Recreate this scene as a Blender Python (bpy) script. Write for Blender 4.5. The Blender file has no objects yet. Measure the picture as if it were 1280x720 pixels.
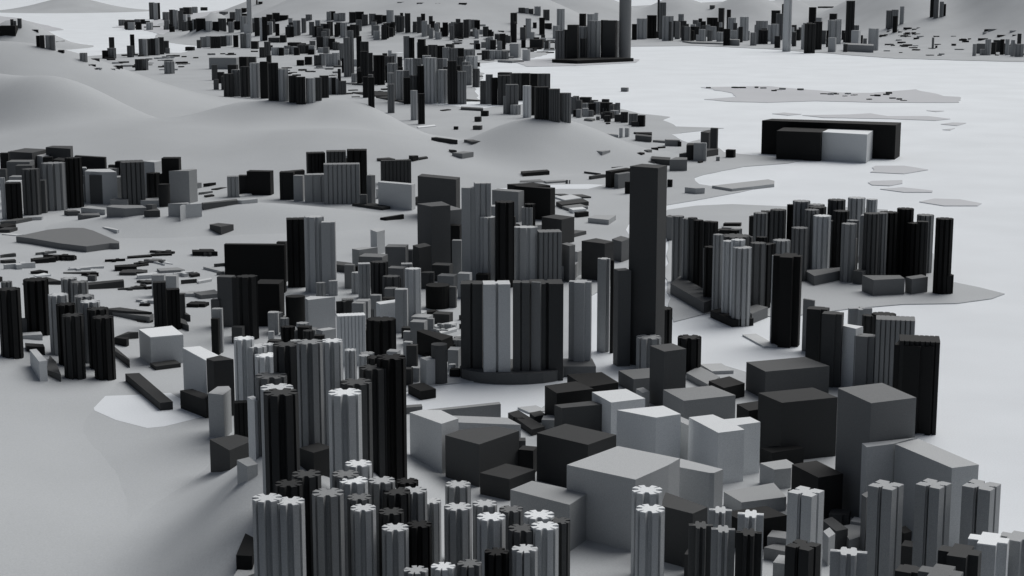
import bpy, math, random
from math import sin, cos, radians, pi, exp, atan2, hypot

random.seed(11)
scene = bpy.context.scene
col = scene.collection

# ------------------------------------------------------------------ camera
CAM_H = 631.0
F = 2133.33                       # focal length in pixels of the 1280 px wide photograph
P = radians(10.7)
SP, CP = sin(P), cos(P)
cam_data = bpy.data.cameras.new('camera')
cam_data.lens = 60.0
cam_data.sensor_width = 36.0
cam_data.clip_start = 20.0
cam_data.clip_end = 120000.0
cam = bpy.data.objects.new('camera', cam_data)
cam.location = (0, 0, CAM_H)
cam.rotation_euler = (radians(90) - P, 0, 0)
col.objects.link(cam)
scene.camera = cam

def at(u, v, z=0.0):
    """point of the horizontal plane at height z seen at pixel u, v"""
    a = (u - 640) / F; b = -(v - 360) / F
    d = (a, CP + b * SP, -SP + b * CP)
    t = (z - CAM_H) / d[2]
    return (a * t, d[1] * t)

def proj(x, y, z):
    w = y * CP + (CAM_H - z) * SP
    q = y * SP - (CAM_H - z) * CP
    return 640 + F * x / w, 360 - F * q / w

def z_at(x, y, v):
    """height above point x, y that shows at pixel row v"""
    k = (360 - v) / F
    # q = k w ; y SP - (H-z) CP = k (y CP + (H-z) SP)
    dz = y * (SP - k * CP) / (CP + k * SP)
    return CAM_H - dz

# ------------------------------------------------------------------ materials
def nodes_of(m):
    m.use_nodes = True
    return m.node_tree.nodes, m.node_tree.links

mat_cache = {}
def building_mat(t):
    if t >= .12: t *= 1.32 - .34 * min(1, max(0, t - .3) / .3)
    t = round(t, 3)
    if t in mat_cache: return mat_cache[t]
    m = bpy.data.materials.new('facade')
    n, l = nodes_of(m)
    b = n['Principled BSDF']
    geo = n.new('ShaderNodeNewGeometry')
    no = n.new('ShaderNodeTexNoise'); no.inputs['Scale'].default_value = 1.1; no.inputs['Detail'].default_value = 5
    l.new(geo.outputs['Position'], no.inputs['Vector'])
    ra = n.new('ShaderNodeValToRGB')
    lo, hi = t * 0.85, min(t * 1.15, .92)
    ra.color_ramp.elements[0].position = .3; ra.color_ramp.elements[1].position = .7
    ra.color_ramp.elements[0].color = (lo * .96, lo, lo * 1.03, 1)
    ra.color_ramp.elements[1].color = (hi * .97, hi, hi * 1.015, 1)
    l.new(no.outputs['Fac'], ra.inputs['Fac'])
    l.new(ra.outputs['Color'], b.inputs['Base Color'])
    b.inputs['Roughness'].default_value = .75
    b.inputs['Specular IOR Level'].default_value = .2
    mat_cache[t] = m
    return m

def ground_mat(name, c, scale, spread, rough, spec, far=None):
    m = bpy.data.materials.new(name)
    n, l = nodes_of(m)
    b = n['Principled BSDF']
    geo = n.new('ShaderNodeNewGeometry')
    n1 = n.new('ShaderNodeTexNoise'); n1.inputs['Scale'].default_value = scale; n1.inputs['Detail'].default_value = 8
    n2 = n.new('ShaderNodeTexNoise'); n2.inputs['Scale'].default_value = .45; n2.inputs['Detail'].default_value = 3
    for q in (n1, n2): l.new(geo.outputs['Position'], q.inputs['Vector'])
    mx = n.new('ShaderNodeMath'); mx.operation = 'ADD'
    l.new(n1.outputs['Fac'], mx.inputs[0]); l.new(n2.outputs['Fac'], mx.inputs[1])
    ra = n.new('ShaderNodeMapRange')
    ra.inputs['From Min'].default_value = .7; ra.inputs['From Max'].default_value = 1.3
    ra.inputs['To Min'].default_value = 1 - spread; ra.inputs['To Max'].default_value = 1 + spread
    l.new(mx.outputs[0], ra.inputs['Value'])
    vm = n.new('ShaderNodeVectorMath'); vm.operation = 'SCALE'
    vm.inputs[0].default_value = c
    if far:      # water paler with distance: brightening at grazing view painted into the colour
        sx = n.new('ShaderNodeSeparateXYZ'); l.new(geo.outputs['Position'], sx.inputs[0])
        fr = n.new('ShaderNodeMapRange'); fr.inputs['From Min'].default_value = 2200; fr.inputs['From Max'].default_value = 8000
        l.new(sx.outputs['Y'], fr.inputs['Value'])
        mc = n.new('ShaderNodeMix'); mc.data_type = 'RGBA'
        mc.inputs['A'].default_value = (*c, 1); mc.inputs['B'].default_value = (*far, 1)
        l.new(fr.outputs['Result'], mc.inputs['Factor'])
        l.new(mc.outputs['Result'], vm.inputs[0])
    l.new(ra.outputs['Result'], vm.inputs['Scale'])
    l.new(vm.outputs[0], b.inputs['Base Color'])
    b.inputs['Roughness'].default_value = rough
    b.inputs['Specular IOR Level'].default_value = spec
    b.inputs['Sheen Weight'].default_value = .35 if name in ('sea_surface', 'far_land_surface') else .08
    b.inputs['Sheen Roughness'].default_value = .4
    return m

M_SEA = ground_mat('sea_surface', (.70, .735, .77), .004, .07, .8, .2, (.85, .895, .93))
M_LAND = ground_mat('land_surface', (.44, .46, .475), .003, .09, .85, .1)
M_FAR = ground_mat('far_land_surface', (.56, .575, .60), .003, .06, .8, .2)  # paler copy of the land, grazing brightness of distant flats put into its colour
M_HILL = ground_mat('hill_surface', (.44, .46, .475), .003, .09, .85, .1)

# ------------------------------------------------------------------ terrain
# each hill: pixel of its summit in the photograph, its distance, spread across and along, turn
HILLS = []
def hill(u, v, D, sx, sy, rot=0, z=None):
    a = (u - 640) / F
    if z is None: z = z_at(0, D, v)
    x = a * (D * CP + (CAM_H - z) * SP)
    HILLS.append((x, D, z, sx, sy, radians(rot)))

# the range behind the near town
hill(40, 60, 7600, 440, 380)
hill(-60, 62, 7400, 450, 350)
hill(-40, 88, 6300, 400, 230)
hill(60, 97, 6100, 250, 230)
hill(330, 124, 6000, 250, 230)
hill(430, 124, 6050, 180, 230)
hill(180, 150, 5700, 500, 450)
hill(420, 160, 5500, 330, 330)
hill(692, 147, 5700, 190, 180)
hill(650, 156, 5600, 160, 180)
hill(300, 250, 4250, 210, 125)
hill(190, 262, 4150, 150, 110)
hill(400, 262, 4250, 120, 110)
# slope at the lower left
HILLS.append((-780, 1690, 90, 165, 300, 0))
HILLS.append((-1100, 2500, 70, 250, 600, 0))
# small ones among the far city
hill(268, 13, 15500, 120, 300)
hill(20, 22, 13500, 220, 260)
# far peaks
hill(88, -4, 24500, 420, 500)
hill(45, 8, 24600, 300, 400)
hill(140, 9, 24500, 300, 400)
hill(350, -8, 19500, 500, 900)
hill(430, -22, 17500, 600, 1500)
hill(560, -20, 17000, 700, 1500)
hill(650, -6, 16500, 500, 900)
hill(720, -14, 19000, 500, 900)
hill(848, -5, 18500, 330, 700)
hill(935, -8, 18000, 330, 700)
hill(985, -4, 18500, 250, 700)
hill(1120, -22, 16500, 420, 1300)
hill(1250, -40, 15500, 380, 1300)
hill(1330, -30, 15000, 400, 1200)
HILLS.append((-238, 1780, 122, 80, 250, 0))

def hsum(x, y):
    s = 0.0
    for hx, hy, hz, sx, sy, r in HILLS:
        dx, dy = x - hx, y - hy
        c, s_ = cos(r), sin(r)
        p = (dx * c + dy * s_) / sx; q = (-dx * s_ + dy * c) / sy
        e = .5 * (p * p + q * q)
        if e < 9: s += (hz * exp(-e)) ** 3
    return s ** (1 / 3.0) if s > 0 else 0.0
LAND_Z = 1.7
def ground(x, y):
    return max(LAND_Z, hsum(x, y) - 8.0)

def at_ground(u, v):
    z = LAND_Z
    x, y = at(u, v, z)
    if y < 60000:
        # march along the ray from the camera until it enters the terrain
        a = (u - 640) / F; b = -(v - 360) / F
        d = (a, CP + b * SP, -SP + b * CP)
        t0 = 900.0; t1 = y / d[1]
        t = t0; step = max(12.0, (t1 - t0) / 400)
        while t < t1:
            px, py, pz = d[0] * t, d[1] * t, CAM_H + d[2] * t
            if pz < ground(px, py):
                return px, py, pz
            t += step
    return x, y, ground(x, y)

def link_mesh(name, verts, faces, mat):
    me = bpy.data.meshes.new(name)
    me.from_pydata(verts, [], faces)
    me.materials.append(mat)
    me.validate(); me.update()
    o = bpy.data.objects.new(name, me)
    col.objects.link(o)
    return o

def structure(name, verts, faces, mat, smooth=False):
    o = link_mesh(name, verts, faces, mat)
    o['kind'] = 'structure'
    if smooth:
        for p in o.data.polygons: p.use_smooth = True
    return o

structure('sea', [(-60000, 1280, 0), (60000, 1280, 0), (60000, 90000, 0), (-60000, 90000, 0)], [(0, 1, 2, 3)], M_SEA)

from mathutils.geometry import tessellate_polygon
from mathutils import Vector
def sheet(name, pix, z, mat, thick=2.5, world=False):
    """flat land with a low shore wall; pix = outline in photograph pixels"""
    pts = [p if world else at(p[0], p[1], z) for p in pix]
    # soften the outline with small irregularities so that shores are not straight
    out = []
    for i in range(len(pts)):
        a, b = pts[i], pts[(i + 1) % len(pts)]
        L = hypot(b[0] - a[0], b[1] - a[1]); k = max(1, min(10, int(L / 60)))
        for j in range(k):
            t = j / k
            jx = random.uniform(-1, 1) * min(14, L * .03) if j else 0
            out.append((a[0] + (b[0] - a[0]) * t + jx, a[1] + (b[1] - a[1]) * t + jx * .8))
    n = len(out)
    verts = [(x, y, z) for x, y in out] + [(x, y, z - thick) for x, y in out]
    tri = tessellate_polygon([[Vector((x, y, 0)) for x, y in out]])
    faces = [tuple(t) for t in tri]
    fixed = []
    for t in faces:
        a, b, c = (out[i] for i in t)
        cr = (b[0]-a[0])*(c[1]-a[1]) - (b[1]-a[1])*(c[0]-a[0])
        fixed.append(t if cr > 0 else (t[0], t[2], t[1]))
    fixed += [(i, (i + 1) % n, n + (i + 1) % n, n + i) for i in range(n)]
    return structure(name, verts, fixed, mat)

sheet('mainland_ground', [(-500, 960), (-500, 62), (20, 64), (110, 70), (170, 66), (225, 66), (262, 58), (330, 62), (430, 60), (500, 66), (560, 60), (640, 62), (690, 66),
      (668, 72), (600, 79), (597, 88), (606, 92), (595, 108), (600, 128), (640, 132), (700, 122), (760, 133), (800, 142), (838, 146), (828, 150), (845, 158), (905, 160), (880, 163), (850, 166), (868, 172),
      (905, 190), (960, 196), (1005, 200), (985, 204), (930, 208), (880, 218), (868, 222), (874, 230), (900, 234), (960, 232), (925, 240), (870, 250), (834, 256), (800, 258), (789, 262), (789, 330), (770, 352), (735, 372), (712, 466), (575, 478), (520, 484), (505, 490), (505, 515), (640, 528), (660, 522), (690, 500), (800, 470), (900, 455), (950, 470), (1000, 452), (1010, 440), (1060, 470), (1170, 535), (1120, 560), (1150, 620), (1230, 720), (1300, 960)], 1.7, M_LAND)
sheet('island_ground', [(834, 350), (834, 262), (870, 257), (915, 255), (985, 258), (1060, 259), (1110, 262), (1150, 300), (1190, 352), (1256, 367), (1240, 373), (1196, 379), (1130, 380), (1060, 386), (980, 396), (885, 391), (842, 402), (835, 380)], 1.7, M_LAND)
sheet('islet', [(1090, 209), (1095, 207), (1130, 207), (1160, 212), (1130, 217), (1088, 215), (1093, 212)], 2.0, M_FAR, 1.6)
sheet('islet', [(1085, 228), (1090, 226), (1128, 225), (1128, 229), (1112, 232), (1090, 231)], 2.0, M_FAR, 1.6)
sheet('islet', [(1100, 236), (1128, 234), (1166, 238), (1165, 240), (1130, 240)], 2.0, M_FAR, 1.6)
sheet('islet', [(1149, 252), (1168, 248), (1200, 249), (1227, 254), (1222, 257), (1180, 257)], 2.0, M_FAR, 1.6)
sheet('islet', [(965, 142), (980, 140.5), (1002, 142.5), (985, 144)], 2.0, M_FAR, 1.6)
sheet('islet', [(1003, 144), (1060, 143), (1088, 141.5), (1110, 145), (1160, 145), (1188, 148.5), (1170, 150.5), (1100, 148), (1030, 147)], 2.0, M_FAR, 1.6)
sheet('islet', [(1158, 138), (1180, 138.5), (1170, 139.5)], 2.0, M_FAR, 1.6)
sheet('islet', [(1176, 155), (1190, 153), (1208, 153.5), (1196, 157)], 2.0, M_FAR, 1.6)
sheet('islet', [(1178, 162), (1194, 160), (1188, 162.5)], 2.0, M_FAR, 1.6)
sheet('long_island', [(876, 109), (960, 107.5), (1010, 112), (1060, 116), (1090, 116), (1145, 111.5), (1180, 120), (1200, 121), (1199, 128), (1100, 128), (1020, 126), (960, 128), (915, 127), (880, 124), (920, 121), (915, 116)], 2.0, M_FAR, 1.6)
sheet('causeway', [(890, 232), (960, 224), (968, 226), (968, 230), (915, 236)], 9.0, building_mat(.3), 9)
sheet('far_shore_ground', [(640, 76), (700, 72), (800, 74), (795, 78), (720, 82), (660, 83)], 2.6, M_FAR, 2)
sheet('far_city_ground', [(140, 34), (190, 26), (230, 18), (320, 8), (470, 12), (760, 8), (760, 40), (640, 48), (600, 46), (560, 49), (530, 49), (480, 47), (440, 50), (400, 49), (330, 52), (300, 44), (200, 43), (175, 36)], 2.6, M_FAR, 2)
sheet('far_north_ground', [(-60, 15), (20, 22), (80, 37), (40, 41), (10, 44), (-60, 46)], 2.6, M_FAR, 2)
sheet('harbour_island_ground', [(760, 58), (770, 48), (780, 8), (900, 2), (1000, 0), (1300, -2), (1700, 0), (1700, 82), (1270, 77), (1120, 73), (1080, 70), (960, 61), (870, 57), (780, 58)], 2.6, M_LAND, 2)
sheet('far_spit', [(20, 48), (60, 43), (90, 53), (50, 56)], 2.6, M_FAR, 2)
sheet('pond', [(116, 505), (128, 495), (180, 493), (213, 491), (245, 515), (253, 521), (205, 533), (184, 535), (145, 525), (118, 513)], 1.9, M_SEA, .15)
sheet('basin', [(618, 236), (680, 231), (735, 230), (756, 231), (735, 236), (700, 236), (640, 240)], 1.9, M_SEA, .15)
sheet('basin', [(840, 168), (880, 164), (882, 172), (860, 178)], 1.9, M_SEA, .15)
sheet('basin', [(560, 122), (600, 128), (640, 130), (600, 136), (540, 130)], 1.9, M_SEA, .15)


def terrain_patch(name, x0, x1, y0, y1, nx, ny):
    verts, faces = [], []
    for j in range(ny + 1):
        for i in range(nx + 1):
            x = x0 + (x1 - x0) * i / nx; y = y0 + (y1 - y0) * j / ny
            verts.append((x, y, hsum(x, y) - 8.0))
    for j in range(ny):
        for i in range(nx):
            a = j * (nx + 1) + i
            q = (a, a + 1, a + nx + 2, a + nx + 1)
            if max(verts[k][2] for k in q) > -6: faces.append(q)
    used = sorted({k for f in faces for k in f}); mp = {k: i for i, k in enumerate(used)}
    return structure(name, [verts[k] for k in used], [tuple(mp[k] for k in f) for f in faces], M_HILL, True)
terrain_patch('hills', -3800, 3000, 1300, 9000, 170, 200)
terrain_patch('far_hills', -9000, 9000, 9000, 27000, 200, 180)

# ------------------------------------------------------------------ building plans (outlines of about unit radius)
def pl_star():
    out = []
    for k in range(8):
        a = radians(45 * k + 22.5 + (4 if k % 2 else -4)); d = radians(12.8)
        out += [(.56 * cos(a - d * 1.25), .56 * sin(a - d * 1.25)), (cos(a - d), sin(a - d)), (cos(a + d), sin(a + d)), (.56 * cos(a + d * 1.25), .56 * sin(a + d * 1.25))]
    return out
def pl_bow():
    h = [(.45, -.24), (1.0, -.24), (1.0, -.06), (.62, -.05), (.62, .05), (1.0, .06), (1.0, .24), (.45, .24),
         (.42, .80), (.33, .98), (.14, .98), (.09, .62), (-.09, .62), (-.14, .98), (-.33, .98), (-.42, .80), (-.45, .24)]
    lo = [(-x, -y) for x, y in h[1:-1]]
    return h + lo
def pl_slot():
    q = [(1, -1), (1, -.16), (.80, -.16), (.80, -.07), (.52, -.07), (.52, .07), (.80, .07), (.80, .16), (1, .16)]
    out = []
    for k in range(4):
        c, s = round(cos(k * pi / 2)), round(sin(k * pi / 2))
        out += [(x * c - y * s, x * s + y * c) for x, y in q]
    return out
def pl_plus():
    return [(.5, -1), (.5, -.45), (1, -.45), (1, .4), (.5, .4), (.5, 1), (-.45, 1), (-.45, .4), (-1, .4), (-1, -.45), (-.45, -.45), (-.45, -1)]
def pl_rib(n=10, r=.70):
    out = []
    for i in range(n):
        a = 2 * pi * i / n; d = 2 * pi / n
        out += [(r * cos(a - d * .46), r * sin(a - d * .46)), (cos(a - d * .3), sin(a - d * .3)),
                (cos(a + d * .3), sin(a + d * .3)), (r * cos(a + d * .46), r * sin(a + d * .46))]
    return out
def pl_teeth(n=5):
    out = []
    for sgn in (-1, 1):
        for i in range(n):
            x0 = -1 + 2 * i / n; x1 = -1 + 2 * (i + 1) / n; g = .14 * (x1 - x0)
            seg = [(x0 + g * .3, -.8), (x0 + g, -1), (x1 - g, -1), (x1 - g * .3, -.8)]
            out += seg if sgn < 0 else [(-x, -y) for x, y in seg]
    return out
def pl_box(): return [(-1, -1), (1, -1), (1, 1), (-1, 1)]
def pl_step(): return [(-1, -1), (.35, -1), (.35, -.7), (1, -.7), (1, .8), (.5, .8), (.5, 1), (-.7, 1), (-.7, .75), (-1, .75)]
def pl_h(): return [(-1, -1), (-.1, -1), (-.1, -.5), (.1, -.5), (.1, -1), (1, -1), (1, 1), (.1, 1), (.1, .5), (-.1, .5), (-.1, 1), (-1, 1)]
def pl_cyl(n=20): return [(cos(2 * pi * i / n), sin(2 * pi * i / n)) for i in range(n)]
def pl_wing():
    return [(-1, -.25), (-.3, -.25), (-.3, -1), (.05, -1), (.05, -.3), (1, -.3), (1, .1), (.45, .1), (.45, .8), (.1, .8), (.1, .15), (-1, .15)]
PLANS = {'star': pl_star, 'bow': pl_bow, 'slot': pl_slot, 'plus': pl_plus, 'rib': pl_rib, 'teeth': pl_teeth,
         'box': pl_box, 'step': pl_step, 'h': pl_h, 'cyl': pl_cyl, 'wing': pl_wing,
         'rib7': lambda: pl_rib(7, .72), 'rib12': lambda: pl_rib(12, .88), 'teeth8': lambda: pl_teeth(8), 'teeth3': lambda: pl_teeth(3)}
YAW = {'star': 45, 'bow': 0, 'slot': -24, 'plus': -12, 'rib': 0, 'teeth': 4, 'box': -14, 'step': -10, 'h': 0, 'cyl': 0, 'wing': 20}

ITEMS = []     # every building, drawn at the end
AREA = None
def area(name, phrase):
    global AREA
    AREA = (name, phrase)

def shape_word(plan):
    return {'star': 'star-plan', 'bow': 'cross-plan', 'slot': 'notched square', 'plus': 'cross-shaped', 'rib': 'ribbed', 'rib7': 'ribbed',
            'rib12': 'ribbed', 'teeth': 'ribbed slab', 'teeth8': 'ribbed slab', 'teeth3': 'ribbed slab', 'box': 'plain', 'step': 'stepped', 'h': 'grooved',
            'cyl': 'round', 'wing': 'winged', 'poly': 'plain'}[plan]
def tone_word(t):
    return 'black' if t < .022 else 'charcoal' if t < .055 else 'dark grey' if t < .105 else 'mid grey' if t < .2 else 'grey' if t < .31 else 'pale grey' if t < .56 else 'white'

def T(u, v, w, vb, plan, tone, ratio=1.0, yaw=None, z0=None):
    """tower: roof centre pixel u, v; width in pixels; pixel row of its foot; plan; albedo"""
    base = plan.rstrip('0123456789')
    if yaw is None: yaw = YAW[base] + random.uniform(-5, 5)
    ub = u
    for _ in range(3):
        if z0 is None: x, y, z = at_ground(ub, vb)
        else: z = z0; x, y = at(ub, vb, z)
        zt = z_at(x, y, v)
        ub += u - proj(x, y, zt)[0]
    k = (y * CP + (CAM_H - zt) * SP) / F
    a = radians(yaw) - atan2(x, y) 
    c, s = cos(a), sin(a)
    pts = [(px, py * ratio) for px, py in PLANS[plan]()]
    pts = [(px * c - py * s, px * s + py * c) for px, py in pts]
    ext = (max(p[0] for p in pts) - min(p[0] for p in pts)) / 2
    sc = w * k / 2 / ext
    pts = [(x + px * sc, y + py * sc) for px, py in pts]
    ITEMS.append(dict(pts=pts, z0=z, zt=zt, plan=plan, tone=tone, area=AREA, u=u, w=w, h=vb - v, v=v, o=(x, y), low=(vb - v) < w * .5, onz=z0))
    return zt, (x, y)

def B(pix, vb, tone, low=None, z0=None, plan='poly'):
    """block from the pixels of its roof corners; the first is the corner whose foot shows at row vb.
    Three corners make a parallelogram (near, left, right)."""
    u, v = pix[0]
    ub = u
    for _ in range(3):
        if z0 is None: x, y, z = at_ground(ub, vb)
        else: z = z0; x, y = at(ub, vb, z)
        zt = z_at(x, y, v)
        ub += u - proj(x, y, zt)[0]
    pts = [at(a, b, zt) for a, b in pix]
    if v < 400 and len(pix) <= 5 and max(p[0] for p in pix) - min(p[0] for p in pix) <= 60:
        # far roofs are slivers a pixel or two deep: keep their plans no deeper than they are wide
        lim = 1.1 * (max(p[0] for p in pts) - min(p[0] for p in pts))
        dep = max(p[1] for p in pts) - min(p[1] for p in pts)
        if dep > lim:
            k = lim / dep
            pts = [at(a, v + (b - v) * k, zt) for a, b in pix]
    if len(pts) == 3:
        n_, l_, r_ = pts
        pts = [n_, r_, (l_[0] + r_[0] - n_[0], l_[1] + r_[1] - n_[1]), l_]
    ar = sum(pts[i][0] * pts[(i + 1) % len(pts)][1] - pts[(i + 1) % len(pts)][0] * pts[i][1] for i in range(len(pts)))
    if ar < 0: pts = pts[::-1]
    us = [p[0] for p in pix]
    w = max(us) - min(us)
    cx = sum(p[0] for p in pts) / len(pts); cy = sum(p[1] for p in pts) / len(pts)
    ITEMS.append(dict(pts=pts, z0=z, zt=zt, plan=plan, tone=tone, area=AREA, u=(max(us) + min(us)) / 2, w=w, h=vb - v, v=v, o=(cx, cy), low=(vb - v) < w * .45 if low is None else low, onz=z0))
    return zt, (cx, cy)

def R(u0, u1, v, vb, tone, plan='box', ratio=.8, yaw=None):
    """tower given by its left and right edges"""
    return T((u0 + u1) / 2, v, u1 - u0, vb, plan, tone, ratio, yaw)

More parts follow.
